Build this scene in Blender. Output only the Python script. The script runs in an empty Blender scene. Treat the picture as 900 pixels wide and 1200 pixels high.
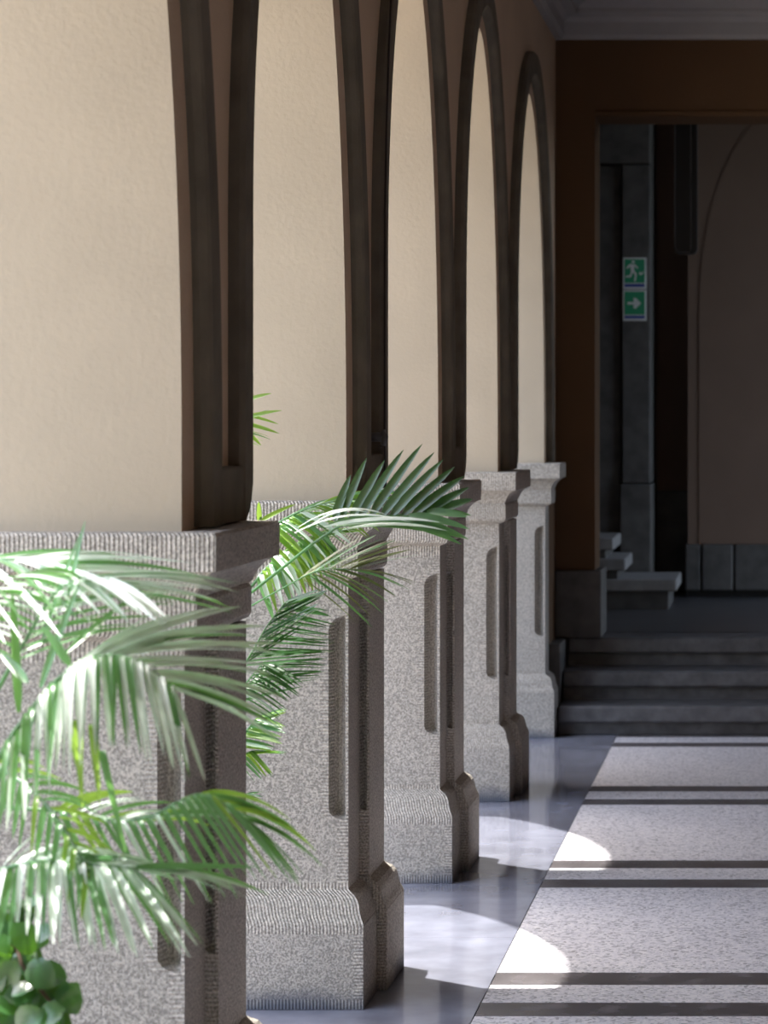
import bpy, bmesh, math, random
from mathutils import Vector, Matrix
random.seed(7)
scene = bpy.context.scene
COL = scene.collection

# ---------------------------------------------------------------- camera
F = 3000.0                     # focal length in pixels of the 900x1200 frame
VX, VY, EYE = 912.0, 491.0, 1.6   # vanishing point of the arcade, eye height
cam_d = bpy.data.cameras.new('camera')
cam_d.sensor_width = 36.0
cam_d.lens = F / 1200 * 36
cam_d.shift_x = -(VX - 450) / 1200
cam_d.shift_y = -(600 - VY) / 1200
cam_d.clip_start = .05
cam_d.dof.use_dof = True
cam_d.dof.focus_distance = 7.0
cam_d.dof.aperture_fstop = 6.3
cam = bpy.data.objects.new('camera', cam_d)
cam.location = (0, 0, EYE)
cam.rotation_euler = (math.radians(90), 0, 0)
COL.objects.link(cam)
scene.camera = cam

# ---------------------------------------------------------------- light
SUN_DIR = Vector((1, -.75, -2.84))
sd = bpy.data.lights.new('sun', 'SUN')
sd.energy = 7.5
sd.angle = math.radians(.7)
sd.color = (1, .96, .9)
so = bpy.data.objects.new('sun', sd)
so.rotation_euler = SUN_DIR.to_track_quat('-Z', 'Y').to_euler()
so.location = (-6, 8, 9)
COL.objects.link(so)
world = bpy.data.worlds.new('sky')
scene.world = world
world.use_nodes = True
wn = world.node_tree
wn.nodes.clear()
wo = wn.nodes.new('ShaderNodeOutputWorld')
wb = wn.nodes.new('ShaderNodeBackground')
sk = wn.nodes.new('ShaderNodeTexSky')
sk.sky_type = 'NISHITA'
sk.sun_disc = False
sk.sun_elevation = math.radians(66)
sk.sun_rotation = math.atan2(-1, .75)
sk.air_density = 1.0
sk.dust_density = 3.0
hz = wn.nodes.new('ShaderNodeHueSaturation')      # thin haze: a whiter sky all over
hz.inputs['Saturation'].default_value = .72
wn.links.new(sk.outputs[0], hz.inputs['Color'])
wn.links.new(hz.outputs[0], wb.inputs[0])
wn.links.new(wb.outputs[0], wo.inputs[0])
wb.inputs[1].default_value = .66
vs = scene.view_settings
vs.view_transform = 'Standard'
vs.look = 'None'
vs.gamma = 1
vs.use_curve_mapping = False
vs.exposure = 0.55

# ---------------------------------------------------------------- materials
def new_mat(name):
    m = bpy.data.materials.new(name)
    m.use_nodes = True
    nt = m.node_tree
    b = nt.nodes['Principled BSDF']
    return m, nt, b

def N(nt, t, **kw):
    n = nt.nodes.new(t)
    for k, v in kw.items():
        setattr(n, k, v)
    return n

def simple(name, col, rough=.7, var=.12, scale=6, bump=0, bscale=60, spec=.5, metallic=0):
    m, nt, b = new_mat(name)
    tc = N(nt, 'ShaderNodeNewGeometry')
    no = N(nt, 'ShaderNodeTexNoise'); no.inputs['Scale'].default_value = scale; no.inputs['Detail'].default_value = 5
    nt.links.new(tc.outputs['Position'], no.inputs['Vector'])
    r = N(nt, 'ShaderNodeValToRGB')
    r.color_ramp.elements[0].position = .3; r.color_ramp.elements[1].position = .7
    r.color_ramp.elements[0].color = tuple(c * (1 - var) for c in col) + (1,)
    r.color_ramp.elements[1].color = tuple(min(1, c * (1 + var)) for c in col) + (1,)
    nt.links.new(no.outputs['Fac'], r.inputs[0])
    nt.links.new(r.outputs[0], b.inputs['Base Color'])
    b.inputs['Roughness'].default_value = rough
    b.inputs['Specular IOR Level'].default_value = spec
    b.inputs['Metallic'].default_value = metallic
    if bump:
        n2 = N(nt, 'ShaderNodeTexNoise'); n2.inputs['Scale'].default_value = bscale; n2.inputs['Detail'].default_value = 4
        nt.links.new(tc.outputs['Position'], n2.inputs['Vector'])
        bp = N(nt, 'ShaderNodeBump'); bp.inputs['Strength'].default_value = bump; bp.inputs['Distance'].default_value = .004
        nt.links.new(n2.outputs['Fac'], bp.inputs['Height'])
        nt.links.new(bp.outputs[0], b.inputs['Normal'])
    return m

def stone(name, mode, col=(.53, .498, .448)):
    """mode: rough = bush-hammered, vert / horiz = combed with the chisel"""
    m, nt, b = new_mat(name)
    g = N(nt, 'ShaderNodeNewGeometry')
    fine = N(nt, 'ShaderNodeTexNoise'); fine.inputs['Scale'].default_value = 175; fine.inputs['Detail'].default_value = 5; fine.inputs['Roughness'].default_value = .65
    big = N(nt, 'ShaderNodeTexNoise'); big.inputs['Scale'].default_value = 5; big.inputs['Detail'].default_value = 4
    for n in (fine, big):
        nt.links.new(g.outputs['Position'], n.inputs['Vector'])
    r = N(nt, 'ShaderNodeValToRGB')
    r.color_ramp.elements[0].position = .40; r.color_ramp.elements[1].position = .62
    r.color_ramp.elements[0].color = tuple(c * .55 for c in col) + (1,)
    r.color_ramp.elements[1].color = tuple(c * 1.25 for c in col) + (1,)
    nt.links.new(fine.outputs['Fac'], r.inputs[0])
    mx = N(nt, 'ShaderNodeMix', data_type='RGBA', blend_type='MULTIPLY')
    mx.inputs[0].default_value = .7
    r2 = N(nt, 'ShaderNodeValToRGB')
    r2.color_ramp.elements[0].color = (.72, .70, .68, 1); r2.color_ramp.elements[1].color = (1.15, 1.12, 1.1, 1)
    nt.links.new(big.outputs['Fac'], r2.inputs[0])
    nt.links.new(r.outputs[0], mx.inputs[6]); nt.links.new(r2.outputs[0], mx.inputs[7])
    # darker, bluish foot of the stone a hand above the floor
    sep = N(nt, 'ShaderNodeSeparateXYZ'); nt.links.new(g.outputs['Position'], sep.inputs[0])
    ad = N(nt, 'ShaderNodeMath', operation='MULTIPLY_ADD'); ad.inputs[1].default_value = .09
    nt.links.new(big.outputs['Fac'], ad.inputs[0]); nt.links.new(sep.outputs[2], ad.inputs[2])
    mr = N(nt, 'ShaderNodeMapRange'); mr.inputs[1].default_value = .045; mr.inputs[2].default_value = .105
    nt.links.new(ad.outputs[0], mr.inputs[0])
    mx2 = N(nt, 'ShaderNodeMix', data_type='RGBA')
    mx2.inputs[6].default_value = (.13, .14, .17, 1)
    nt.links.new(mr.outputs[0], mx2.inputs[0]); nt.links.new(mx.outputs[2], mx2.inputs[7])
    nt.links.new(mx2.outputs[2], b.inputs['Base Color'])
    b.inputs['Roughness'].default_value = .82
    b.inputs['Specular IOR Level'].default_value = .3
    bp = N(nt, 'ShaderNodeBump'); bp.inputs['Strength'].default_value = .95 if mode == 'rough' else .6; bp.inputs['Distance'].default_value = .006 if mode == 'rough' else .004
    if mode == 'rough':
        nt.links.new(fine.outputs['Fac'], bp.inputs['Height'])
    else:
        wv = N(nt, 'ShaderNodeTexWave', wave_type='BANDS', bands_direction='X')
        wv.inputs['Scale'].default_value = 34; wv.inputs['Distortion'].default_value = .5; wv.inputs['Detail'].default_value = 2; wv.inputs['Detail Scale'].default_value = 3
        cb = N(nt, 'ShaderNodeCombineXYZ')
        if mode == 'vert':
            s = N(nt, 'ShaderNodeMath', operation='ADD')
            nt.links.new(sep.outputs[0], s.inputs[0]); nt.links.new(sep.outputs[1], s.inputs[1])
            nt.links.new(s.outputs[0], cb.inputs[0]); nt.links.new(sep.outputs[2], cb.inputs[1])
        else:
            s = N(nt, 'ShaderNodeMath', operation='ADD')
            nt.links.new(sep.outputs[0], s.inputs[0]); nt.links.new(sep.outputs[1], s.inputs[1])
            nt.links.new(sep.outputs[2], cb.inputs[0]); nt.links.new(s.outputs[0], cb.inputs[1])
        nt.links.new(cb.outputs[0], wv.inputs['Vector'])
        ms = N(nt, 'ShaderNodeMath', operation='MULTIPLY_ADD'); ms.inputs[1].default_value = .35
        nt.links.new(fine.outputs['Fac'], ms.inputs[0]); nt.links.new(wv.outputs['Fac'], ms.inputs[2])
        nt.links.new(ms.outputs[0], bp.inputs['Height'])
        # the troughs are coloured darker than the ridges
        mx3 = N(nt, 'ShaderNodeMix', data_type='RGBA', blend_type='MULTIPLY')
        r3 = N(nt, 'ShaderNodeValToRGB'); r3.color_ramp.elements[0].color = (.74, .73, .72, 1); r3.color_ramp.elements[1].color = (1.1, 1.1, 1.1, 1)
        nt.links.new(wv.outputs['Fac'], r3.inputs[0])
        mx3.inputs[0].default_value = .8
        nt.links.new(mx2.outputs[2], mx3.inputs[6]); nt.links.new(r3.outputs[0], mx3.inputs[7])
        nt.links.new(mx3.outputs[2], b.inputs['Base Color'])
    nt.links.new(bp.outputs[0], b.inputs['Normal'])
    return m

def plaster(name, col, bump=.5):
    m = simple(name, col, rough=.85, var=.05, scale=3, bump=bump, bscale=75, spec=.2)
    return m

M = {}
M['stone'] = stone('bush hammered stone', 'rough')
M['stone_v'] = stone('stone combed upright', 'vert')
M['stone_h'] = stone('stone combed across', 'horiz')
M['cream'] = plaster('cream plaster', (.51, .43, .325), .32)
M['ochre'] = plaster('ochre brown plaster', (.60, .46, .325), .5)
M['brown'] = plaster('dark brown plaster', (.115, .064, .032), .3)
M['brown2'] = plaster('dull brown plaster', (.18, .122, .09), .3)
M['mould'] = simple('dark weathered stone', (.155, .134, .100), rough=.8, var=.2, scale=9, bump=.5, bscale=50, spec=.3)
M['white'] = simple('grey white paint', (.36, .35, .35), rough=.6, var=.04)
M['marble'] = simple('blue grey marble', (.21, .22, .275), rough=.075, var=.25, scale=5, spec=.6)
M['stripe'] = simple('dark marble strip', (.12, .11, .115), rough=.22, var=.35, scale=9, spec=.5)
M['step'] = simple('grey step stone', (.10, .097, .10), rough=.45, var=.35, scale=14, bump=.3, bscale=60)
M['darkstone'] = simple('dark grey dado stone', (.085, .080, .074), rough=.6, var=.3, scale=10, bump=.3, bscale=60)
M['lit_tread'] = simple('step stone with painted light', (.26, .25, .24), rough=.5, var=.2, scale=10)  # the light falling on the side stair's treads is put into this colour
M['hallfloor'] = simple('hall floor stone', (.08, .078, .08), rough=.3, var=.2, scale=5)
M['black'] = simple('black metal and gap shade', (.004, .004, .004), rough=.6, var=.1)
M['rimgrey'] = simple('grey metal trim', (.10, .10, .10), rough=.4, var=.1)
M['signgreen'] = simple('green sign print', (.03, .32, .15), rough=.4, var=.03)
M['signwhite'] = simple('white sign print', (.75, .78, .76), rough=.4, var=.03)
M['signblue'] = simple('blue sign print', (.05, .09, .35), rough=.4, var=.03)
M['cable'] = simple('black cable rubber', (.02, .014, .01), rough=.5, var=.1)
M['soil'] = simple('garden soil', (.10, .075, .05), rough=.95, var=.4, scale=12, bump=1, bscale=30)
M['paving'] = simple('pale courtyard paving', (.50, .47, .42), rough=.9, var=.12, scale=2)
M['stem'] = simple('palm stem bark', (.12, .10, .045), rough=.8, var=.4, scale=40, bump=.6, bscale=80)
M['twig'] = simple('brown twig', (.09, .05, .03), rough=.8, var=.3, scale=40)

def terrazzo():
    m, nt, b = new_mat('speckled pale terrazzo')
    g = N(nt, 'ShaderNodeNewGeometry')
    v = N(nt, 'ShaderNodeTexVoronoi'); v.inputs['Scale'].default_value = 110
    n = N(nt, 'ShaderNodeTexNoise'); n.inputs['Scale'].default_value = 3; n.inputs['Detail'].default_value = 4
    nt.links.new(g.outputs['Position'], v.inputs['Vector']); nt.links.new(g.outputs['Position'], n.inputs['Vector'])
    sp = N(nt, 'ShaderNodeSeparateColor'); nt.links.new(v.outputs['Color'], sp.inputs[0])
    r = N(nt, 'ShaderNodeValToRGB')
    r.color_ramp.elements[0].position = .0; r.color_ramp.elements[0].color = (.25, .245, .26, 1)
    r.color_ramp.elements[1].position = 1; r.color_ramp.elements[1].color = (.88, .86, .87, 1)
    e = r.color_ramp.elements.new(.3); e.color = (.66, .65, .70, 1)
    nt.links.new(sp.outputs[0], r.inputs[0])
    mx = N(nt, 'ShaderNodeMix', data_type='RGBA', blend_type='MULTIPLY'); mx.inputs[0].default_value = 1
    r2 = N(nt, 'ShaderNodeValToRGB'); r2.color_ramp.elements[0].color = (.85, .85, .87, 1); r2.color_ramp.elements[1].color = (1.05, 1.04, 1.03, 1)
    nt.links.new(n.outputs['Fac'], r2.inputs[0])
    nt.links.new(r.outputs[0], mx.inputs[6]); nt.links.new(r2.outputs[0], mx.inputs[7])
    nt.links.new(mx.outputs[2], b.inputs['Base Color'])
    b.inputs['Roughness'].default_value = .33
    return m
M['terrazzo'] = terrazzo()

def leaf(name, top, rough=.3, trans=(.35, .6, .06), tf=.4, coat=.2):
    m, nt, b = new_mat(name)
    g = N(nt, 'ShaderNodeNewGeometry')
    n = N(nt, 'ShaderNodeTexNoise'); n.inputs['Scale'].default_value = 14
    nt.links.new(g.outputs['Position'], n.inputs['Vector'])
    r = N(nt, 'ShaderNodeValToRGB'); r.color_ramp.elements[0].position = .3; r.color_ramp.elements[1].position = .7
    r.color_ramp.elements[0].color = tuple(c * .75 for c in top) + (1,); r.color_ramp.elements[1].color = tuple(c * 1.25 for c in top) + (1,)
    nt.links.new(n.outputs['Fac'], r.inputs[0]); nt.links.new(r.outputs[0], b.inputs['Base Color'])
    b.inputs['Roughness'].default_value = rough
    b.inputs['Coat Weight'].default_value = coat
    b.inputs['Coat Roughness'].default_value = .35
    t = N(nt, 'ShaderNodeBsdfTranslucent'); t.inputs[0].default_value = trans + (1,)
    ms = N(nt, 'ShaderNodeMixShader'); ms.inputs[0].default_value = tf
    out = nt.nodes['Material Output']
    nt.links.new(b.outputs[0], ms.inputs[1]); nt.links.new(t.outputs[0], ms.inputs[2]); nt.links.new(ms.outputs[0], out.inputs[0])
    return m
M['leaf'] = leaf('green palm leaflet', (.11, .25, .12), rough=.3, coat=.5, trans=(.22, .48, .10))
M['leaf_glare'] = leaf('glare whitened palm leaflet', (.74, .85, .78), rough=.3, tf=.2, coat=1, trans=(.4, .62, .3))  # near-white base colour: the sun's glare is put into the leaflet
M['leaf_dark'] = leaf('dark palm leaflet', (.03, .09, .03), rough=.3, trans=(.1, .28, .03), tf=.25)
M['leaf_lime'] = leaf('lime palm leaflet', (.17, .31, .06), trans=(.38, .6, .08), tf=.5)
M['leaf_olive'] = leaf('olive palm leaflet', (.17, .20, .08), trans=(.28, .36, .10), tf=.3)
M['leaf_shrub'] = leaf('glossy shrub leaf', (.035, .11, .035), rough=.2, trans=(.2, .5, .03), tf=.22, coat=.8)

# ---------------------------------------------------------------- helpers
def tag(o, label=None, cat=None, group=None, kind=None):
    for k, v in (('label', label), ('category', cat), ('group', group), ('kind', kind)):
        if v:
            o[k] = v
    return o

def empty(name, loc):
    o = bpy.data.objects.new(name, None)
    o.location = loc
    o.empty_display_size = .05
    COL.objects.link(o)
    return o

def mesh_obj(name, verts, faces, mats, parent=None, matfn=None, smooth=False):
    """verts are world coordinates; the mesh is stored relative to its parent's base"""
    off = Vector(parent_base(parent))
    me = bpy.data.meshes.new(name)
    me.from_pydata([tuple(Vector(v) - off) for v in verts], [], faces)
    me.validate()
    bm = bmesh.new(); bm.from_mesh(me)
    bmesh.ops.recalc_face_normals(bm, faces=bm.faces)
    bm.to_mesh(me); bm.free()
    if not isinstance(mats, (list, tuple)):
        mats = [mats]
    for m in mats:
        me.materials.append(m)
    for p in me.polygons:
        if smooth:
            p.use_smooth = True
        if matfn:
            p.material_index = matfn(p.center + off, p.normal)
    o = bpy.data.objects.new(name, me)
    COL.objects.link(o)
    if parent:
        o.parent = parent
    return o

def parent_base(p):
    v = Vector((0, 0, 0))
    while p is not None:
        v += Vector(p.location)
        p = p.parent
    return v

class G:
    """gathers geometry of one mesh"""
    def __init__(s): s.v = []; s.f = []
    def box(s, x0, x1, y0, y1, z0, z1):
        b = len(s.v)
        s.v += [(x, y, z) for z in (z0, z1) for y in (y0, y1) for x in (x0, x1)]
        s.f += [tuple(b + i for i in q) for q in ((0, 2, 3, 1), (4, 5, 7, 6), (0, 1, 5, 4), (2, 6, 7, 3), (0, 4, 6, 2), (1, 3, 7, 5))]
        return s
    def loft(s, secs, caps=True):
        b = len(s.v); n = len(secs[0])
        for c in secs: s.v += list(c)
        for i in range(len(secs) - 1):
            for j in range(n):
                k = (j + 1) % n
                s.f.append((b + i * n + j, b + i * n + k, b + (i + 1) * n + k, b + (i + 1) * n + j))
        if caps:
            s.f.append(tuple(b + j for j in range(n - 1, -1, -1)))
            s.f.append(tuple(b + (len(secs) - 1) * n + j for j in range(n)))
        return s
    def prism(s, poly, axis, a, c):
        """poly of 2-D points extruded along axis from a to c"""
        def P(p, t):
            return {'x': (t, p[0], p[1]), 'y': (p[0], t, p[1]), 'z': (p[0], p[1], t)}[axis]
        return s.loft([[P(p, a) for p in poly], [P(p, c) for p in poly]])
    def tube(s, pts, r, n=6):
        pts = [Vector(p) for p in pts]
        secs = []
        for i, p in enumerate(pts):
            t = (pts[min(i + 1, len(pts) - 1)] - pts[max(i - 1, 0)]).normalized()
            u = t.cross(Vector((0, 0, 1)) if abs(t.z) < .9 else Vector((1, 0, 0))).normalized()
            w = t.cross(u)
            rr = r[i] if isinstance(r, (list, tuple)) else r
            secs.append([tuple(p + (u * math.cos(2 * math.pi * k / n) + w * math.sin(2 * math.pi * k / n)) * rr) for k in range(n)])
        return s.loft(secs)
    def build(s, name, mats, parent=None, matfn=None, smooth=False):
        return mesh_obj(name, s.v, s.f, mats, parent, matfn, smooth)

def bevel(o, w=.004, seg=2):
    m = o.modifiers.new('bevel', 'BEVEL'); m.width = w; m.segments = seg; m.limit_method = 'ANGLE'; m.angle_limit = math.radians(40)
    return o

def W(px, py, d):
    """a point of the frame at depth d, as a place in the arcade"""
    return Vector(((px - VX) * d / F, d, EYE - (py - VY) * d / F))

# ---------------------------------------------------------------- dimensions
XW, XO = -1.178, -1.72             # corridor face and courtyard face of the arcade wall
FRONT = [-2.80, -.88, 1.05, 2.98, 5.054, 6.98, 8.865, 10.745, 12.875]   # camera side of each pier's shaft
YEND = 13.54                        # face of the end wall
XR = 1.9                            # right wall
ZC = 3.92                           # ceiling
CAPZ = 1.378

# ---------------------------------------------------------------- floor
floor = mesh_obj('floor', *(lambda g: (g.v, g.f))(G().box(-1.8, XR + .2, -5.2, 13.9, -.35, -.02)), M['darkstone'])
tag(floor, kind='structure')
XB = -.815
P = 1.88
edges = []
y = 12.52
first = True
# dark strips: pairs at the foot of every pier, pale slabs between them
pairs = []
for k in range(10):
    y1 = 13.04 - P * k
    pairs.append((y1 - .54, y1 - .38, y1 - .16, y1))
g_ = .0012
for (a, b, c, d) in pairs:
    for (s, e) in ((a, b), (c, d)):
        bevel(G().box(XB + g_, XR, s + g_, e - g_, -.02, 0).build('dark_strip', M['stripe'], floor), .001, 1)
    bevel(G().box(XB + g_, XR, b + g_, c - g_, -.02, 0).build('narrow_terrazzo_slab', M['terrazzo'], floor), .001, 1)
prev = 13.54
for (a, b, c, d) in pairs:
    bevel(G().box(XB + g_, XR, d + g_, prev - g_, -.02, 0).build('terrazzo_slab', M['terrazzo'], floor), .001, 1)
    prev = a
for k in range(10):
    y1 = 13.54 - P * k
    bevel(G().box(-1.8, XB - g_, y1 - P + g_, y1 - g_, -.02, 0).build('marble_border_slab', M['marble'], floor), .001, 1)

# ---------------------------------------------------------------- courtyard outside
tag(G().box(-16, -1.8, -6, 22, -.5, -.14).build('ground', M['paving']), kind='structure')
tag(G().box(-3.1, -1.8, -6, 22, -.14, -.06).build('ground_flower_bed', M['soil']), kind='structure')
tag(G().box(-16.4, -16, -6, 22, -.5, 2.6).build('wall_courtyard', M['cream']), kind='structure')

sun_block = G().box(-16, XO - .001, YEND, YEND + .5, -.5, 12).build('wall_sun_block', M['cream']); tag(sun_block, kind='structure')  # unseen tall wall added to keep the sun off the last bay
tag(G().box(XO, XR + .2, -5.2, YEND + .5, ZC + .2, ZC + .45).build('roof', M['cream']), kind='structure')
# ---------------------------------------------------------------- arcade wall with arches
SR, BR = 1.55, 1.59     # springing and rise, far half of an arch
SL, BL = 2.05, 1.09     # near half
def curve(ya, yb, sl, bl, sr, br, n=22):
    ym = (ya + yb) / 2; a = (yb - ya) / 2
    L = []
    for i in range(n + 1):
        t = math.pi / 2 * i / n
        L.append((ym - a * math.cos(t), sl + bl * math.sin(t)))
    Rr = []
    for i in range(1, n + 1):
        t = math.pi / 2 * (1 - i / n)
        Rr.append((ym + a * math.cos(t), sr + br * math.sin(t)))
    return L, Rr

WT = .56    # thickness of a pier's plaster part along the arcade
ZT = ZC + .2
g = G()
def wall_quad(p, q):
    # p, q: (y, z) lower edge, up to ZT, both wall faces
    b = len(g.v)
    g.v += [(x, yy, zz) for x in (XO, XW) for (yy, zz) in (p, q, (q[0], ZT), (p[0], ZT))]
    g.f.append((b, b + 1, b + 2, b + 3)); g.f.append((b + 7, b + 6, b + 5, b + 4))
    g.f.append((b, b + 4, b + 5, b + 1)); g.f.append((b + 3, b + 2, b + 6, b + 7))
def side(yy, z0, z1):
    b = len(g.v)
    g.v += [(XO, yy, z0), (XW, yy, z0), (XW, yy, z1), (XO, yy, z1)]
    g.f.append((b, b + 1, b + 2, b + 3))
for i, d0 in enumerate(FRONT):
    back = d0 + WT if i < len(FRONT) - 1 else YEND
    wall_quad((d0, CAPZ), (back, CAPZ))
    side(d0, CAPZ, SR)
    if i < len(FRONT) - 1:
        side(back, CAPZ, SL)
        L, Rr = curve(back, FRONT[i + 1], SL, BL, SR, BR)
        pts = L + Rr
        for p, q in zip(pts, pts[1:]):
            wall_quad(p, q)
side(YEND, CAPZ, ZT); side(FRONT[0], CAPZ, ZT)
g_wall = g
wall_left = mesh_obj('wall_left', g.v, g.f, [M['cream'], M['ochre']], None,
                     lambda c, n: 1 if abs(c.x - XW) < .002 and abs(n.x) > .9 else 0)
# merge the seams so the plaster is one skin
bm = bmesh.new(); bm.from_mesh(wall_left.data); bmesh.ops.remove_doubles(bm, verts=bm.verts, dist=.0004)
bmesh.ops.dissolve_degenerate(bm, edges=bm.edges, dist=.0002)
bm.to_mesh(wall_left.data); bm.free()
for p in wall_left.data.polygons: p.use_smooth = True
wall_left.data.set_sharp_from_angle(angle=math.radians(25))
tag(wall_left, kind='structure')
# fluff the pier's closed stretch beside the last pier down to the steps
G().box(XO, XW, FRONT[-1] + .19, YEND, -.02, CAPZ).build('wall_left_return', M['brown'], wall_left)

bevel(G().box(XW - .01, -1.119, FRONT[-1] + .25, YEND, -.0, .444).build('return_footing', M['darkstone'], wall_left), .004)
XM = -1.142
def moulding(i):
    d0 = FRONT[i]; back = d0 + WT; nxt = FRONT[i + 1]
    def outline(offl, offr, dz):
        L, Rr = curve(back - offl, nxt + offr, SL, BL + dz, SR, BR + dz, 26)
        left = [(back - offl, z) for z in (CAPZ + .004, CAPZ + .02, CAPZ + .045, CAPZ + .085, 1.56, 1.8)]
        right = [(nxt + offr, z) for z in (1.5, CAPZ + .085, CAPZ + .045, CAPZ + .02, CAPZ + .004)]
        return left + L + Rr + right
    def stop(pts):      # rounded stop at the foot of the near leg
        cut = (.075, .043, .018, 0)
        return [(y_ - (cut[k] if k < 4 else 0), z_) for k, (y_, z_) in enumerate(pts)]
    A = stop(outline(.026, .107, .07))
    A2 = stop(outline(.036, .118, .08))
    A3 = stop(outline(.045, .128, .09))
    Bm = outline(.125, .205, .185)
    B = outline(.133, .213, .195)
    secs = []
    for a, a2, a3, bm_, b in zip(A, A2, A3, Bm, B):
        secs.append([(XW - .012, a[0], a[1]), (XM - .022, a[0], a[1]), (XM - .006, a2[0], a2[1]), (XM, a3[0], a3[1]), (XM, bm_[0], bm_[1]), (XM - .012, b[0], b[1]), (XW - .012, b[0], b[1])])
    G().loft(secs).build('arch_moulding', M['mould'], wall_left)
for i in range(len(FRONT) - 1):
    moulding(i)
for i, d0 in enumerate(FRONT[1:], 1):
    e = d0 + WT - .12 if i < len(FRONT) - 1 else YEND - .05
    bevel(G().box(XW - .012, XM - .004, d0 + .19, e if i < len(FRONT) - 1 else d0 + .24, CAPZ + .004, 1.50).build('moulding_foot', M['mould'], wall_left), .006)

# ---------------------------------------------------------------- pedestals under the piers
SX, RX = -1.172, -1.144     # corridor side of front block and of the bolder rear block
FL, RL = .18, .45
def ring(x0, x1, y0, y1, z, oL, oR, oF, oB, w=0, dep=0, mg=.024, n=5):
    """one horizontal section; the camera side carries a scooped flute beside each arris"""
    x0 -= oL; x1 += oR; y0 -= oF; y1 += oB
    rim = .007
    pts = []
    # camera side from left to right
    pts.append((x0, y0))
    for k in range(n + 1):
        t = k / n
        pts.append((x0 + rim + w * t, y0 + dep * math.sin(math.pi * t) ** .6))
    pts.append((x0 + rim + w + mg, y0))
    pts.append((x1 - rim - w - mg, y0))
    for k in range(n + 1):
        t = 1 - k / n
        pts.append((x1 - rim - w * t, y0 + dep * math.sin(math.pi * t) ** .6))
    pts += [(x1, y0), (x1, y1), (x0, y1)]
    return [(a, b, z) for a, b in pts]

def rect(x0, x1, y0, y1, z, oL, oR, oF, oB, m=.028):
    x0 -= oL; x1 += oR; y0 -= oF; y1 += oB
    return [(a, b, z) for a, b in ((x0, y0), (x0 + m, y0), (x1 - m, y0), (x1, y0), (x1, y1), (x0, y1))]

FZ0, FZ1, FW, FD = .505, 1.065, .047, .056
def flute_sections(x0, x1, y0, y1, w_, d_):
    zs = [.318, .335, .40, FZ0 - .002]
    out = [(z, .0001, 0) for z in zs]
    for k in range(0, 7):
        t = k / 6
        out.append((FZ0 + w_ * .7 * t, max(.0001, w_ * math.sqrt(1 - (1 - t) ** 2)), d_ * min(1, t * 2.5)))
    out.append((.62, w_, d_)); out.append((.9, w_, d_))
    for k in range(6, -1, -1):
        t = k / 6
        out.append((FZ1 - w_ * .95 * t, max(.0001, w_ * math.sqrt(1 - (1 - t) ** 2)), d_ * min(1, t * 2.5)))
    out += [(FZ1 + .002, .0001, 0), (1.12, .0001, 0), (1.166, .0001, 0)]
    return [ring(x0, x1, y0, y1, z, 0, 0, 0, 0, w, d) for z, w, d in out]

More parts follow.
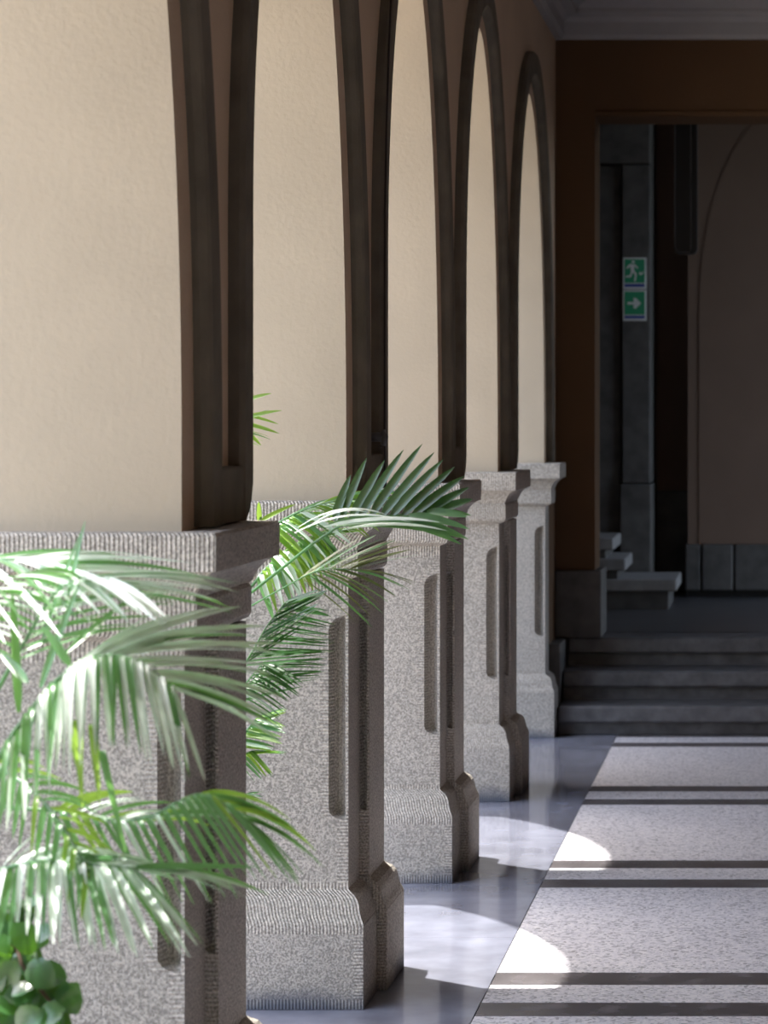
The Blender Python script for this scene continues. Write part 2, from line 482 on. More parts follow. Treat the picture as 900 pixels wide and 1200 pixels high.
PED_LABEL = {
    4: 'nearest grey stone pedestal, half hidden behind bright palm fronds and carrying the largest cream pier',
    5: 'grey stone pedestal with a dark upright flute, just beyond the one hidden by palms',
    6: 'grey stone pedestal, third in the row, its cap behind a green palm frond tip',
    7: 'grey stone pedestal standing fourth in the row, last but one before the steps',
    8: 'farthest small grey stone pedestal, at the foot of the dark steps',
}
xm = lambda c, n: 1 if abs(n.x) > .5 or n.z > .9 else 0
def pedestal(i):
    d0 = FRONT[i]
    ped = empty('stone_pedestal', ((XO + SX) / 2, d0 + .22, 0))
    tag(ped, PED_LABEL.get(i), 'pedestal', 'stone pedestals of the arcade')
    yF0, yF1, yR0, yR1 = d0, d0 + FL + .01, d0 + FL, d0 + RL
    xo = XO
    last = i == len(FRONT) - 1
    blocks = [(xo, SX, yF0, yF1, 1), (xo - .028, RX, yR0, yR1, 0)][:1 if last else 2]
    # plinth: margins tooled, field bush-hammered
    g = G()
    for (x0, x1, y0, y1, fr) in blocks:
        oF = .05 if fr else 0.0
        oB = 0 if fr else .055
        secs = [rect(x0, x1, y0, y1, z, o, o, (oF if fr else 0) - (.05 - o if fr else 0), oB - (.05 - o if not fr else 0))
                for z, o in ((0, .05), (.028, .05), (.205, .05), (.226, .05), (.229, .048))]
        g.loft(secs)
    def pm(c, n):
        if abs(n.y) < .6: return 0
        if c.z < .028 or c.z > .205: return 1
        if abs(n.y) > .9 and (c.x > SX + .05 - .03 or c.x < XO - .02): return 2
        return 0
    bevel(g.build('plinth', [M['stone'], M['stone_v'], M['stone_h']], ped, pm), .002, 1)
    # base moulding
    g = G()
    prof = ((.2285, .049), (.236, .047), (.248, .041), (.262, .037), (.276, .035), (.290, .031), (.303, .022), (.312, .008), (.3185, .0))
    for (x0, x1, y0, y1, fr) in blocks:
        g.loft([rect(x0, x1, y0, y1, z, o, o, o if fr else 0, 0 if fr else o) for z, o in prof])
    g.build('base_moulding', [M['stone_v'], M['stone']], ped, xm)
    # shaft
    g = G()
    g.loft(flute_sections(xo, SX, yF0, yF1, FW, FD))
    n0 = len(g.f)
    if not last: g.loft(flute_sections(xo - .028, RX, yR0, yR1, .020, .03))
    def sm(c, n):
        inside = c.y > (yF0 + .0015) and c.y < yF0 + .04
        x = c.x
        if FZ0 < c.z < FZ1 and (SX - FW - .007 < x < SX - .006 or XO + .006 < x < XO + FW + .007) and inside: return 2
        if abs(c.y - yF0) < .002:
            if c.z < .335: return 1
            if c.z > 1.12: return 1
            if x > SX - FW - .007 - .026 or x < XO + FW + .033: return 2
        if yR0 - .001 <= c.y < yR0 + .05 and x > SX: return 2
        return 0
    g.build('shaft', [M['stone'], M['stone_v'], M['stone_h']], ped, sm)
    # neck band and cap span both blocks
    x0, x1, y0, y1 = xo, SX, d0, d0 + (.19 if last else RL)
    g = G()
    prof = ((1.160, -.001), (1.165, .010), (1.172, .026), (1.182, .031), (1.238, .031), (1.248, .026))
    g.loft([rect(x0, x1, y0, y1, z, o, o, o, o + .01) for z, o in prof])
    g.build('neck_band', [M['stone_v'], M['stone']], ped, xm)
    g = G()
    prof = ((1.246, .026), (1.252, .030), (1.262, .034), (1.275, .041), (1.287, .051), (1.296, .064), (1.301, .070), (1.3025, .0785), (1.372, .079), (1.378, .074))
    g.loft([rect(x0, x1, y0, y1, z, o, o, o, o + .03) for z, o in prof])
    g.build('cap', [M['stone_v'], M['stone']], ped, xm)
    return ped
for i in range(len(FRONT)):
    if i >= 4: pedestal(i)
    else:      # piers beside and behind the camera only need to stand and shade
        d0 = FRONT[i]
        g = G()
        g.box(XO - .05, SX + .05, d0 - .05, d0 + RL + .05, 0, .24).box(XO, SX, d0, d0 + RL, .24, 1.25).box(XO - .079, SX + .079, d0 - .079, d0 + RL + .11, 1.25, CAPZ)
        g.build('pier_footing', M['stone'], wall_left)

# ---------------------------------------------------------------- ceiling, other walls
tag(G().box(XO, XR + .2, -5.2, 13.9, ZC, ZC + .2).build('ceiling', M['white']), kind='structure')
tag(G().box(XR, XR + .2, -5.2, 13.9, 0, ZC).build('wall_right', M['brown']), kind='structure')
tag(G().box(XO, XR, -5.2, -5, 0, ZC).build('wall_back', M['ochre']), kind='structure')
OX, OT = -.97, 3.20      # opening in the end wall: left jamb and head
we = G()
we.box(XW, OX, YEND, YEND + .36, .79, OT)
we.box(XW, XR, YEND, YEND + .36, OT, ZC + .2)
we.box(1.1, XR, YEND, YEND + .36, .446, OT)
wall_end = we.build('wall_end', M['brown'])
tag(wall_end, kind='structure')
bevel(G().box(XW, OX + .035, YEND - .03, YEND + .39, .445, .80).build('baseboard_end', M['darkstone']), .006)['kind'] = 'structure'
bevel(G().box(OX, 1.1, YEND - .012, YEND + .02, OT, OT + .03).build('trim_1', M['brown']), .006)['kind'] = 'structure'
# cornice
prof = [(0, 3.605), (.035, 3.605), (.05, 3.625), (.05, 3.69), (.07, 3.715), (.115, 3.73), (.12, 3.735), (.12, 3.755), (.155, 3.775), (.20, 3.81), (.225, 3.855), (.23, 3.875), (.25, 3.88), (.25, ZC), (0, ZC)]
def corn(name, path):
    secs = []
    for (x, yv, nx, ny) in path:
        secs.append([(x + nx * o, yv + ny * o, z) for o, z in prof])
    tag(G().loft(secs).build(name, M['white']), kind='structure')
corn('trim_2', [(XW, -5, 1, 1), (XW, YEND, 1, -1)])
corn('trim_3', [(XW, YEND, 1, -1), (XR, YEND, -1, -1)])
corn('trim_4', [(XR, YEND, -1, -1), (XR, -5, -1, 1)])

# ---------------------------------------------------------------- steps
SR_, TD = .148, .30
st = empty('stone_steps', (0, 12.94, 0))
tag(st, 'flight of three dark grey stone steps rising to the shadowed hall', 'steps')
for k in range(3):
    y0 = 12.94 + TD * k
    z0, z1 = SR_ * k, SR_ * (k + 1)
    bevel(G().box(-1.116, XR - .004, y0 + .045, y0 + .06 + (TD if k < 2 else .24), z0 + (.001 if k == 0 else -.02), z1 - .085).build('riser', M['step'], st), .002, 1)
    bevel(G().box(-1.116, XR - .004, y0, y0 + TD + (.05 if k < 2 else .06), z1 - .085, z1).build('tread', M['step'], st), .014, 3)
ZF = .444

# ---------------------------------------------------------------- hall beyond the opening
HX0, HX1, HY1 = -3.2, 3.6, 17.6
tag(G().box(HX0, HX1, YEND + .30, HY1, -.3, ZF).build('floor_hall', M['hallfloor']), kind='structure')
tag(G().box(HX0, HX1, YEND + .36, HY1, 4.4, 4.6).build('ceiling_hall', M['brown2']), kind='structure')
tag(G().box(HX0 - .2, HX0, YEND, HY1, 0, 4.6).build('wall_hall_left', M['brown2']), kind='structure')
# brown plaster wall at the back with stone dado
yB = 17.1
wb_ = G().box(HX0, HX1, yB, HY1, 1.12, 4.4).build('wall_hall_back', M['brown2']); tag(wb_, kind='structure')
bevel(G().box(HX0, -.4, yB - .04, HY1, ZF, 1.12).build('baseboard_hall', M['darkstone']), .006)['kind'] = 'structure'
# brown plaster pier on a stone base
xl = (806 - VX) * 16.6 / F
pier = G()
pier.box(xl + .0, 1.6, 16.62, yB + .1, .787, 4.4)
pier.build('wall_hall_pier', M['brown2'])['kind'] = 'structure'
# shallow blind arch panel standing proud of the pier
pl = []
x0 = (819 - VX) * 16.6 / F
cx, rr = x0 + .55, .55
poly = [(x0, .79)] + [(x0, 2.3)] + [(cx - rr * math.cos(t), 2.3 + 1.3 * math.sin(t)) for t in [math.pi / 2 * k / 12 for k in range(1, 13)]]
poly += [(1.55, 3.6), (1.55, .79)]
G().prism(poly, 'y', 16.612, 16.625).build('trim_5', M['brown2'])['kind'] = 'structure'
xs = [xl - .02, (822 - VX) * 16.6 / F, (860 - VX) * 16.6 / F, .02, .45, .9, 1.6]
G().box(xl + .02, 1.6, 16.66, yB + .1, ZF, .787).build('wall_hall_pier_foot', M['brown2'])['kind'] = 'structure'
base = empty('baseboard_pier', (xl, 16.6, ZF)); base['kind'] = 'structure'
for a, b in zip(xs, xs[1:]):
    bevel(G().box(a + .004, b - .004, 16.55 if a > xs[0] else 16.56, 16.95, ZF + .045, .787).build('stone_block', M['darkstone'], base), .012, 2)
G().box(xl - .01, 1.6, 16.60, 16.95, ZF, ZF + .045).build('painted_gap_shade', M['black'], base)  # solid black strip stands in for the shade in the gap

# stone pilaster beside the opening, with its dado block
def X(px, d): return (px - VX) * d / F
pc = empty('stone_pilaster', (X(730, 16.3), 16.3, ZF))
tag(pc, 'tall dark grey stone pilaster carrying the green exit signs', 'pilaster')
bevel(G().box(X(690, 16.3), X(727, 16.3), 16.34, 17.055, ZF, 3.22).build('side_shaft', M['darkstone'], pc), .008)
bevel(G().box(X(729, 16.3), X(762, 16.3), 16.3, 17.055, 1.19, 3.22).build('shaft', M['darkstone'], pc), .008)
bevel(G().box(X(727, 16.3), X(763, 16.3), 16.28, 17.055, ZF, 1.185).build('base_block', M['darkstone'], pc), .008)
bevel(G().box(X(690, 16.3), X(762, 16.3), 16.27, 17.055, 3.225, 4.39).build('capital', M['darkstone'], pc), .008)

# side stair rising to the left behind the jamb
ss = empty('side_stair', (X(740, 15.4), 15.4, ZF))
tag(ss, 'short stone side stair climbing leftwards behind the wall corner', 'stair')
tops = [(793, .63), (733, .755), (719, .88)]
for k, (pxr, zt) in enumerate(tops):
    d = 15.5
    xr = X(pxr, d)
    bevel(G().box(-2.2, xr, d, 16.25, zt - .075, zt).build('tread', M['lit_tread'], ss), .01)
    bevel(G().box(-2.2, xr - .05, d + .03, 16.25, (ZF if k == 0 else tops[k - 1][1]), zt - .075).build('riser', M['darkstone'], ss), .003, 1)

# exit signs
def sign(z0, z1, label, kind):
    d = 16.293
    x0, x1 = X(730, 16.3), X(757.5, 16.3)
    s = empty('exit_sign', ((x0 + x1) / 2, d, z0))
    tag(s, label, 'sign', 'green exit signs on the pilaster')
    bevel(G().box(x0, x1, d - .002, d + .006, z0, z1).build('plate', M['signwhite'], s), .001, 1)
    w, h = x1 - x0, z1 - z0
    yv = d - .0035
    def flat(pts, m, name, dy=0):
        G().prism([(x0 + w * a, z0 + h * b) for a, b in pts], 'y', yv - .0012 - dy, yv + .002).build(name, m, s)
    flat([(.07, .20), (.93, .20), (.93, .95), (.07, .95)], M['signgreen'], 'green_field')
    flat([(.07, .07), (.93, .07), (.93, .17), (.07, .17)], M['signblue'], 'blue_stripe')
    if kind == 'man':
        gg = G()
        def pr(pts): gg.prism([(x0 + w * a, z0 + h * b) for a, b in pts], 'y', yv - .0024, yv)
        pr([(.44 + .065 * math.cos(t), .86 + .05 * math.sin(t)) for t in [k * math.pi / 4 for k in range(8)]])
        pr([(.30, .80), (.50, .78), (.48, .55), (.36, .52)])
        pr([(.30, .80), (.14, .68), (.17, .64), (.34, .73)])
        pr([(.48, .76), (.62, .64), (.66, .68), (.50, .80)])
        pr([(.36, .56), (.30, .44), (.12, .42), (.12, .37), (.34, .38), (.44, .54)])
        pr([(.40, .56), (.52, .46), (.48, .25), (.55, .25), (.60, .48), (.48, .60)])
        pr([(.70, .56), (.80, .50), (.88, .58), (.88, .50), (.76, .44), (.70, .48)])
        gg.build('running_figure', M['signwhite'], s)
    else:
        gg = G()
        gg.prism([(x0 + w * a, z0 + h * b) for a, b in ((.2, .53), (.46, .53), (.46, .40), (.56, .40), (.78, .57), (.56, .74), (.46, .74), (.46, .61), (.2, .61))], 'y', yv - .0024, yv)
        gg.build('arrow', M['signwhite'], s)
zz = lambda py, d: EYE - (py - VY) * d / F
sign(zz(339, 16.3), zz(302, 16.3), 'green exit sign with white running figure, the upper one of two', 'man')
sign(zz(376, 16.3), zz(340, 16.3), 'green sign with white arrow pointing right, under the running figure sign', 'arrow')

# black box hanging behind the head of the opening
d = 14.3
hb = empty('hanging_loudspeaker', (X(803, d), d, zz(297, d)))
tag(hb, 'long narrow black box with rounded lower corners hanging below the lintel', 'loudspeaker')
x0, x1, zb, zt = X(790, d), X(817, d), zz(297, d), 3.52
rc = .03
poly = [(x0, zt)] + [(x0 + rc - rc * math.cos(t), zb + rc - rc * math.sin(t)) for t in [math.pi / 2 * k / 5 for k in range(6)]] \
     + [(x1 - rc + rc * math.sin(t), zb + rc - rc * math.cos(t)) for t in [math.pi / 2 * k / 5 for k in range(6)]] + [(x1, zt)]
G().prism(poly, 'y', d, d + .12).build('housing', M['black'], hb)
gt = G()
gt.tube([(x0 + .004, d - .002, zt), (x0 + .004, d - .002, zb + .03), (x0 + .025, d - .002, zb + .006), (x1 - .04, d - .002, zb + .006), (x1 - .035, d - .002, zb + .03), (x1 - .035, d - .002, zt)], .003, 5)
gt.build('front_rim', M['rimgrey'], hb)
G().box(x0 + .02, x1 - .02, d + .02, d + .10, zt, 4.4).build('hanger', M['black'], hb)

# small things fixed to the second pier's moulding
d0 = FRONT[5]
cb = G().tube([(XM + .004, d0 + WT - .135, z) for z in (1.40, 1.7, 2.0)] + [(XM + .004, d0 + WT - .13, 2.2), (XM + .004, d0 + WT - .105, 2.45), (XM + .005, d0 + WT - .06, 2.7), (XM + .005, d0 + WT + .02, 3.0)], .0035, 6).build('cable', M['cable'], smooth=True)
tag(cb, 'thin dark cable running up the second pier along its stone moulding', 'cable')
zc = zz(512, 7.4)
hk = empty('wall_hook', (XM, d0 + .36, zc))
tag(hk, 'small whitish wall fitting on the dark moulding above the palm frond', 'hook')
G().tube([(XM - .03, d0 + .36, zc), (XM + .006, d0 + .36, zc)], .014, 10).build('rosette', M['rimgrey'], hk, smooth=True)
G().tube([(XM, d0 + .36, zc + .004), (XM + .012, d0 + .355, zc + .014), (XM + .016, d0 + .35, zc), (XM + .012, d0 + .35, zc - .022), (XM + .004, d0 + .35, zc - .028)], [.007, .009, .010, .008, .005], 8).build('hook_arm', M['rimgrey'], hk, smooth=True)

# ---------------------------------------------------------------- palms
def leaflet_geo(g, B, T, w, arc, side, fold=.35, n=8):
    """V-folded tapering leaflet from B to T; arc lifts (or sags) its middle; side = width direction hint.
    A leaflet that hangs first springs forward out of the midrib, then drops."""
    B, T = Vector(B), Vector(T)
    L = (T - B).length
    d = (T - B).normalized()
    if d.z < -.75:
        C = B + Vector((.05, -.30, .10)) * L
        s = Vector((1, .15, 0)).normalized()
    else:
        C = (B + T) / 2 + Vector((0, 0, 2 * arc * L))
        s = Vector(side)
        s = (s - d * s.dot(d)).normalized()
    b = len(g.v)
    for k in range(n + 1):
        t = k / n
        c = B * (1 - t) ** 2 + C * 2 * t * (1 - t) + T * t * t
        tg = ((C - B) * (1 - t) + (T - C) * t).normalized()
        nrm = s.cross(tg).normalized()
        if nrm.z < 0: nrm = -nrm
        ww = w * .5 * (min(1, .35 + t * 4) * (1 - t ** 3) ** .8) + .0004
        f = fold * ww
        g.v += [tuple(c - s * ww + nrm * f), tuple(c), tuple(c + s * ww + nrm * f)]
    for k in range(n):
        a = b + 3 * k
        g.f += [(a, a + 1, a + 4, a + 3), (a + 1, a + 2, a + 5, a + 4)]

def bez(pts, t):
    """smooth curve through px points (Catmull-Rom)"""
    n = len(pts) - 1
    u = min(max(t, 0), .9999) * n
    i = int(u); f = u - i
    p = [pts[max(0, min(n, j))] for j in (i - 1, i, i + 1, i + 2)]
    return [.5 * ((2 * p[1][c]) + (-p[0][c] + p[2][c]) * f + (2 * p[0][c] - 5 * p[1][c] + 4 * p[2][c] - p[3][c]) * f * f + (-p[0][c] + 3 * p[1][c] - 3 * p[2][c] + p[3][c]) * f ** 3) for c in range(3)]

def lerp(a, t):
    n = len(a) - 1; u = min(t, .9999) * n; i = int(u)
    return a[i] + (a[i + 1] - a[i]) * (u - i)

def frond(palm, rach, n, sides, mat, w=.012, r0=.005, mats=None, t0=.05, name='frond', split=True):
    """rach: (px,py,depth) along the midrib; sides: list of (angles, lengths in px, arc, depth change)"""
    fr = G()
    pts = [W(*bez(rach, k / 14)) for k in range(15)]
    fr.tube(pts, [r0 * (1 - .75 * k / 14) for k in range(15)], 5)
    if split:
        fo = fr.build(name, M['stem'] if r0 > .008 else P4, palm, smooth=True)
    for si, (ang, ln, arc, dd) in enumerate(sides):
        for k in range(n):
            t = t0 + (1 - t0) * (k + .5 * (si % 2)) / n
            x, yv, dep = bez(rach, t)
            a = math.radians(lerp(ang, t) + random.uniform(-4, 4))
            l = lerp(ln, t) * random.uniform(.9, 1.08)
            B = W(x, yv, dep)
            T = W(x + math.cos(a) * l, yv - math.sin(a) * l, dep + dd * l / 100 * random.uniform(.5, 1.4))
            sd = Vector((random.uniform(-.2, .2), .85, .45 + random.uniform(-.5, .4))) if abs(math.sin(a)) < .75 else Vector((.8, .7, random.uniform(-.3, .3)))
            m_ = mat if not mats else random.choice([mat] + mats)
            if split:
                gl = G(); leaflet_geo(gl, B, T, w * random.uniform(.8, 1.15), arc * random.uniform(.6, 1.3), sd)
                lo = mesh_obj('leaflet', gl.v, gl.f, m_, fo)
                for p in lo.data.polygons: p.use_smooth = True
            else:
                leaflet_geo(fr, B, T, w * random.uniform(.8, 1.15), arc * random.uniform(.6, 1.3), sd)
    if not split:
        fr.build(name, mat, palm, smooth=True)

def blades(palm, lst, mat, w=.014, name='leaflet', arc=.02, flat=.45):
    for (x0, y0, x1, y1, d0, d1, *rest) in lst:
        ww = rest[0] if rest else w
        ar = rest[1] if len(rest) > 1 else arc
        gl = G()
        B, T = W(x0, y0, d0), W(x1, y1, d1)
        q_ = (T - B).normalized()
        sd = Vector((-q_.z, flat, q_.x)) if q_.x > 0 else Vector((q_.z, flat, -q_.x))
        leaflet_geo(gl, B, T, ww, ar, sd)
        lo = mesh_obj(name, gl.v, gl.f, mat, palm)
        for p in lo.data.polygons: p.use_smooth = True

# --- near palm, in the bed before the nearest pedestal
pa = empty('areca_palm', (-1.95, 4.35, -.06))
tag(pa, 'sunlit feathery palm with long arching fronds before the nearest pedestal', 'palm')
for k in range(7):
    a = k * .9
    bx, by = -1.95 + .10 * math.cos(a), 4.35 + .10 * math.sin(a)
    G().tube([(bx, by, -.07), (bx + .02 * math.cos(a), by + .02 * math.sin(a), .3), (bx + .09 * math.cos(a), by + .06 * math.sin(a), .62)], [.020, .016, .010], 7).build('stem', M['stem'], pa, smooth=True)
P4, L4, D4, G4 = M['leaf'], M['leaf_lime'], M['leaf_dark'], M['leaf_glare']
blades_top = [(278, 492, 330, 481, 6.4, 6.4), (280, 472, 318, 461, 6.4, 6.4), (278, 484, 326, 497, 6.4, 6.4, .008), (276, 494, 327, 508, 6.4, 6.4), (282, 500, 306, 522, 6.4, 6.4)]
# A: upper frond, arching over from the left, leaflets flung right
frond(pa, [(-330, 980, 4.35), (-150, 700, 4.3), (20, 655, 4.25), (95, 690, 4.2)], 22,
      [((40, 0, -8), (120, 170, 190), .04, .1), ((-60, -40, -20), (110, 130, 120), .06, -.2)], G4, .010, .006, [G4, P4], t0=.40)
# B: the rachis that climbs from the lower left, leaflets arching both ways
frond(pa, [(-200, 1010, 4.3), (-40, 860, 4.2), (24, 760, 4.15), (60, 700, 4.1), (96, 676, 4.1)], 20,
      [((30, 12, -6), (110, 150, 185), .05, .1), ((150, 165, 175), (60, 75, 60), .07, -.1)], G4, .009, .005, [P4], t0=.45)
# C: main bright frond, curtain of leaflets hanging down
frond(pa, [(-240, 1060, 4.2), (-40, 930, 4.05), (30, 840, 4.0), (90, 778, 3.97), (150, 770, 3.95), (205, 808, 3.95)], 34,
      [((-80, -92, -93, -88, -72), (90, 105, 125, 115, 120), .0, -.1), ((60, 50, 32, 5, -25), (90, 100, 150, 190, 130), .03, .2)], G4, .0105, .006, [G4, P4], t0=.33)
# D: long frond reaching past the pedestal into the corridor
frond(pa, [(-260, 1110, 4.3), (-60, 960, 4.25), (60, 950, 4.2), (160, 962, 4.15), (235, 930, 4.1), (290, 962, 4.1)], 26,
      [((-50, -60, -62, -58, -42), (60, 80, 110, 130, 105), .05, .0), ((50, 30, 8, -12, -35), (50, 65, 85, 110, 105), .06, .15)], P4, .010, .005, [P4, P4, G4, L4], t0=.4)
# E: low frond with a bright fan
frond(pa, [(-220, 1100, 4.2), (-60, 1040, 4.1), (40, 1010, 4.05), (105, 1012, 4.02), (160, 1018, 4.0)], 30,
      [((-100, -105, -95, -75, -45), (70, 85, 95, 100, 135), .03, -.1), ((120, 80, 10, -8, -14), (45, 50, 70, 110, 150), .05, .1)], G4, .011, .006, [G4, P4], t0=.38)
# F: stalk coming down to the fan
frond(pa, [(-120, 840, 4.35), (0, 900, 4.2), (60, 950, 4.1), (104, 1022, 4.0)], 12,
      [((10, -10, -40), (60, 70, 60), .08, .1), ((-110, -100, -95), (50, 70, 60), .05, -.1)], P4, .010, .006, [L4], t0=.3)
# single blades seen against the stone
fr_b = G().tube([W(-60, 1000, 4.1), W(30, 860, 4.05), W(60, 800, 4.0)], [.006, .005, .003], 5).build('frond', P4, pa, smooth=True)
blades(fr_b, [(22, 835, 14, 690, 4.0, 4.05), (48, 806, 95, 680, 4.0, 4.05), (80, 700, 100, 610, 4.1, 4.15, .009), (50, 750, 94, 625, 4.1, 4.15, .008),
              (82, 780, 48, 732, 3.95, 3.98), (32, 800, 0, 765, 3.95, 4.0), (78, 765, 155, 700, 4.0, 4.1, .011)], P4)
blades(fr_b, [(92, 845, 97, 950, 3.9, 3.95), (110, 850, 117, 945, 3.92, 3.96), (85, 860, 90, 900, 3.92, 3.96)], L4)
blades(fr_b, [(120, 880, 152, 1018, 4.1, 4.15, .012, 0), (160, 1015, 302, 1016, 4.0, 4.05, .010, .005)], P4)

# --- second palm behind the nearest pier
pb = empty('areca_palm', (-1.95, 6.25, -.06))
tag(pb, 'green palm leaning out between the first and second pedestals', 'palm')
for k in range(6):
    a = k * 1.05
    bx, by = -1.95 + .09 * math.cos(a), 6.25 + .07 * math.sin(a)
    G().tube([(bx, by, -.07), (bx + .03 * math.cos(a), by, .5), (bx + .08 * math.cos(a) + .05, by, 1.05)], [.020, .017, .010], 7).build('stem', M['stem'], pb, smooth=True)
# A: big dark fan of broad leaflets against the third pier
A_r = [(150, 800, 6.2), (300, 690, 6.1), (395, 618, 6.0), (460, 604, 5.95), (520, 600, 5.92)]
fa = G().tube([W(*bez(A_r, k / 12)) for k in range(13)], [.0045 * (1 - .6 * k / 12) for k in range(13)], 6).build('frond', P4, pb, smooth=True)
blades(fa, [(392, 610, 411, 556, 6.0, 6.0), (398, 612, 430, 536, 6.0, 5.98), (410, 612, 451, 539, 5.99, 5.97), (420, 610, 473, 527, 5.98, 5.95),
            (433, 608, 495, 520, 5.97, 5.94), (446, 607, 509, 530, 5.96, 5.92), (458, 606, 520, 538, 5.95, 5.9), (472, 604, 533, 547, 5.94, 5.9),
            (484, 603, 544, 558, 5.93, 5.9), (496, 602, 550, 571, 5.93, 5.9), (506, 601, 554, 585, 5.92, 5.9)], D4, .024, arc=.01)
blades(fa, [(470, 606, 549, 632, 5.93, 5.88), (480, 604, 550, 620, 5.92, 5.87), (455, 606, 541, 638, 5.94, 5.88), (500, 600, 548, 606, 5.92, 5.88),
            (430, 608, 530, 628, 5.95, 5.9), (395, 615, 540, 630, 5.96, 5.9, .022, .05), (385, 615, 520, 618, 5.96, 5.9, .02, .05), 
            (512, 600, 552, 604, 5.92, 5.9, .014)], M['leaf'], .020, arc=.03)
blades(fa, [(345, 625, 480, 612, 5.93, 5.9, .012, .1), (380, 618, 515, 612, 5.9, 5.84, .022, .04), (400, 622, 524, 622, 5.9, 5.84, .018, .05), (360, 620, 430, 600, 5.92, 5.9, .012, .12), (350, 618, 455, 604, 5.92, 5.88, .011, .12)], G4, flat=2.5)
# B: sunlit frond curving above the cap
frond(pb, [(120, 780, 6.3), (240, 700, 6.3), (305, 630, 6.25), (350, 600, 6.2), (400, 585, 6.15)], 24,
      [((35, 20, 5, -5), (60, 85, 100, 120), .09, .1), ((-60, -50, -40, -20), (60, 70, 75, 70), .05, -.1)], G4, .014, .006, [P4, L4], t0=.45)
# C: olive frond
frond(pb, [(140, 800, 6.15), (260, 730, 6.1), (330, 690, 6.05), (375, 668, 6.0), (415, 668, 5.97)], 15,
      [((58, 50, 32, 12), (75, 80, 85, 80), .02, .05), ((-70, -58, -38, -8), (55, 75, 95, 75), .05, -.05)], M['leaf_olive'], .0075, .003, [P4], t0=.6)
# J: dense lit tuft beside the cap
frond(pb, [(150, 850, 6.35), (250, 740, 6.35), (310, 670, 6.3), (345, 640, 6.3), (378, 625, 6.3)], 26,
      [((70, 55, 20, 5), (40, 50, 60, 50), .03, .1), ((-80, -75, -70, -60), (50, 60, 60, 45), .03, -.1)], G4, .016, .006, [P4, L4, G4], t0=.45)
# D: fan of dark green leaflets
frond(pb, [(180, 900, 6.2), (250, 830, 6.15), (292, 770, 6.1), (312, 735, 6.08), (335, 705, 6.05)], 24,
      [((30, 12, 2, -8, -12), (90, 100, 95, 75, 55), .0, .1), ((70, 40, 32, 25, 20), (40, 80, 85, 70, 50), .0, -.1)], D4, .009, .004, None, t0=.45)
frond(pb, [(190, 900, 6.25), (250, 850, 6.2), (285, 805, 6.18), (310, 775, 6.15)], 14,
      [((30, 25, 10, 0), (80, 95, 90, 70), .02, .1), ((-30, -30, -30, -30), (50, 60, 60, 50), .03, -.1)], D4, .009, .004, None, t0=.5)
# lime fronds low
frond(pb, [(200, 960, 6.35), (250, 900, 6.3), (286, 860, 6.3), (300, 842, 6.3)], 14,
      [((60, 45, 30, 15), (40, 45, 45, 35), .02, .1), ((0, -5, -10, -15), (45, 50, 45, 35), .02, -.1)], L4, .012, .005, [L4, P4], t0=.5)
frond(pb, [(200, 930, 6.35), (250, 900, 6.3), (285, 884, 6.3), (296, 880, 6.3)], 8,
      [((30, 10, -5), (35, 40, 40), .0, .1), ((-30, -45, -50), (35, 40, 35), .02, -.1)], L4, .010, .004, [P4], t0=.5)
frond(pb, [(220, 960, 6.3), (270, 938, 6.3), (292, 930, 6.3)], 5,
      [((20, 20, 10), (20, 20, 18), .0, .1), ((-20, -25, -10), (18, 18, 18), .02, -.1)], D4, .008, .004, None, t0=.6)
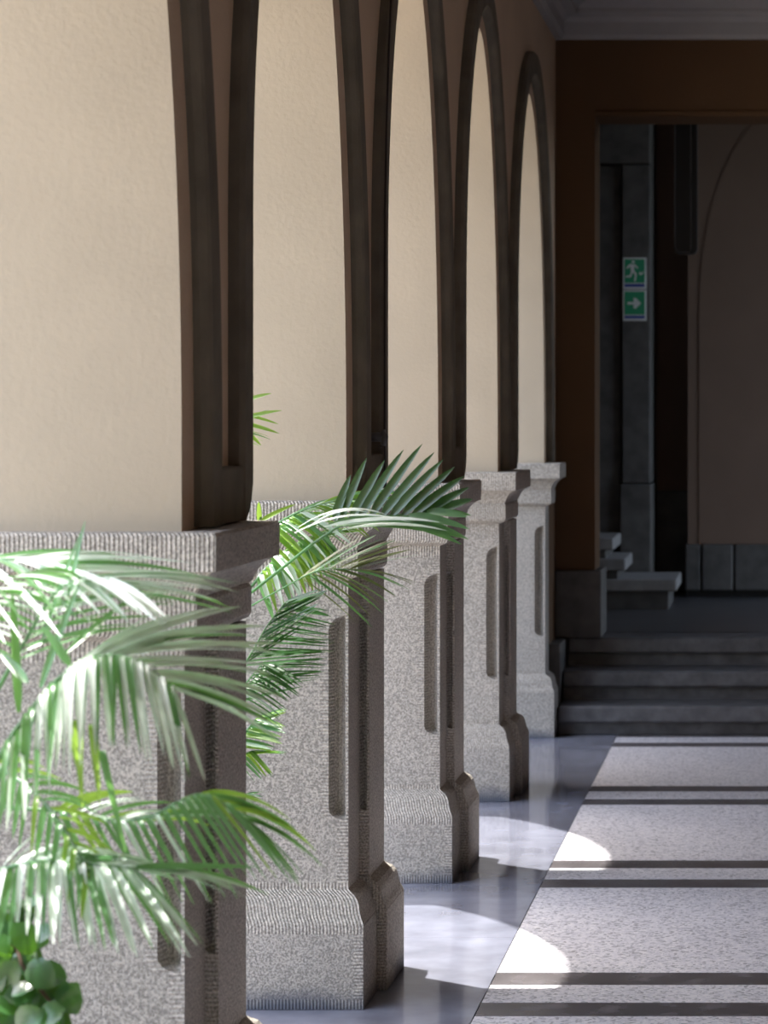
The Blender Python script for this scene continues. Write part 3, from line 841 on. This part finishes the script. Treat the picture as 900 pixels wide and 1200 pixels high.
# high frond hidden by the pier, only its tips show
frond(pb, [(150, 800, 6.4), (180, 640, 6.4), (220, 540, 6.4), (268, 500, 6.4)], 16,
      [((50, 40, 35, 28, 20), (60, 70, 60, 60), .02, .1), ((-60, -40, -10, -15), (60, 70, 62, 55), .04, .1)], L4, .012, .005, [P4], t0=.3)
ft = G().tube([W(180, 640, 6.4), W(230, 540, 6.4), W(282, 480, 6.4)], .003, 5).build('frond', L4, pb, smooth=True)
blades(ft, blades_top, L4, .011)
fi = G().tube([W(285, 640, 6.3), W(303, 612, 6.3), W(306, 606, 6.3)], .003, 5).build('frond', L4, pb, smooth=True)
blades(fi, [(304, 612, 303, 588, 6.3, 6.3), (305, 611, 346, 591, 6.3, 6.35), (334, 640, 333, 606, 6.3, 6.3), (350, 632, 358, 598, 6.3, 6.3), (366, 622, 376, 600, 6.3, 6.3)], L4, .012)

# --- round-leaved shrub at the lower corner
sh = empty('broad_leaved_shrub', (-1.62, 4.15, -.06))
tag(sh, 'low shrub with round glossy leaves under the palm', 'shrub')
random.seed(31)
for br in ([(-40, 1500, 4.15), (-20, 1250, 4.1), (5, 1130, 4.05), (25, 1050, 4.05)],
           [(-30, 1500, 4.1), (10, 1130, 4.05), (30, 1140, 4.0), (72, 1190, 4.0)],
           [(-60, 1500, 4.1), (-10, 1230, 4.05), (20, 1190, 4.0), (60, 1230, 4.0)]):
    bo = G().tube([W(*bez(br, k / 10)) for k in range(11)], [.006 - .0004 * k for k in range(11)], 6).build('branch', M['twig'], sh, smooth=True)
    for k in range(34):
        t = .3 + .7 * k / 34
        x, yv, dep = bez(br, t)
        c = W(x + random.uniform(-32, 32), yv + random.uniform(-28, 28), dep + random.uniform(-.06, .08))
        r = random.uniform(.016, .026)
        u = Vector((random.uniform(-1, 1), random.uniform(-.3, .3), random.uniform(-.8, .5))).normalized()
        nn = Vector((random.uniform(-.5, .5), random.uniform(-1, -.2), random.uniform(.3, 1))).normalized()
        v_ = nn.cross(u).normalized(); nn = u.cross(v_)
        vv = []; 
        for row, (tt, ww) in enumerate(((0, .1), (.18, .75), (.45, 1), (.75, .8), (.92, .42), (1, .04))):
            for s_ in (-1, 0, 1):
                vv.append(tuple(c + u * (tt * 2.3 - 1) * r + v_ * s_ * ww * r * .95 + nn * (abs(s_) * .22 * ww * r - (tt - .5) ** 2 * r * .8)))
        ff = [(3 * a + b_, 3 * a + b_ + 1, 3 * a + b_ + 4, 3 * a + b_ + 3) for a in range(5) for b_ in range(2)]
        lo = mesh_obj('leaf', vv, ff, M['leaf_shrub'], bo)
        for p in lo.data.polygons: p.use_smooth = True
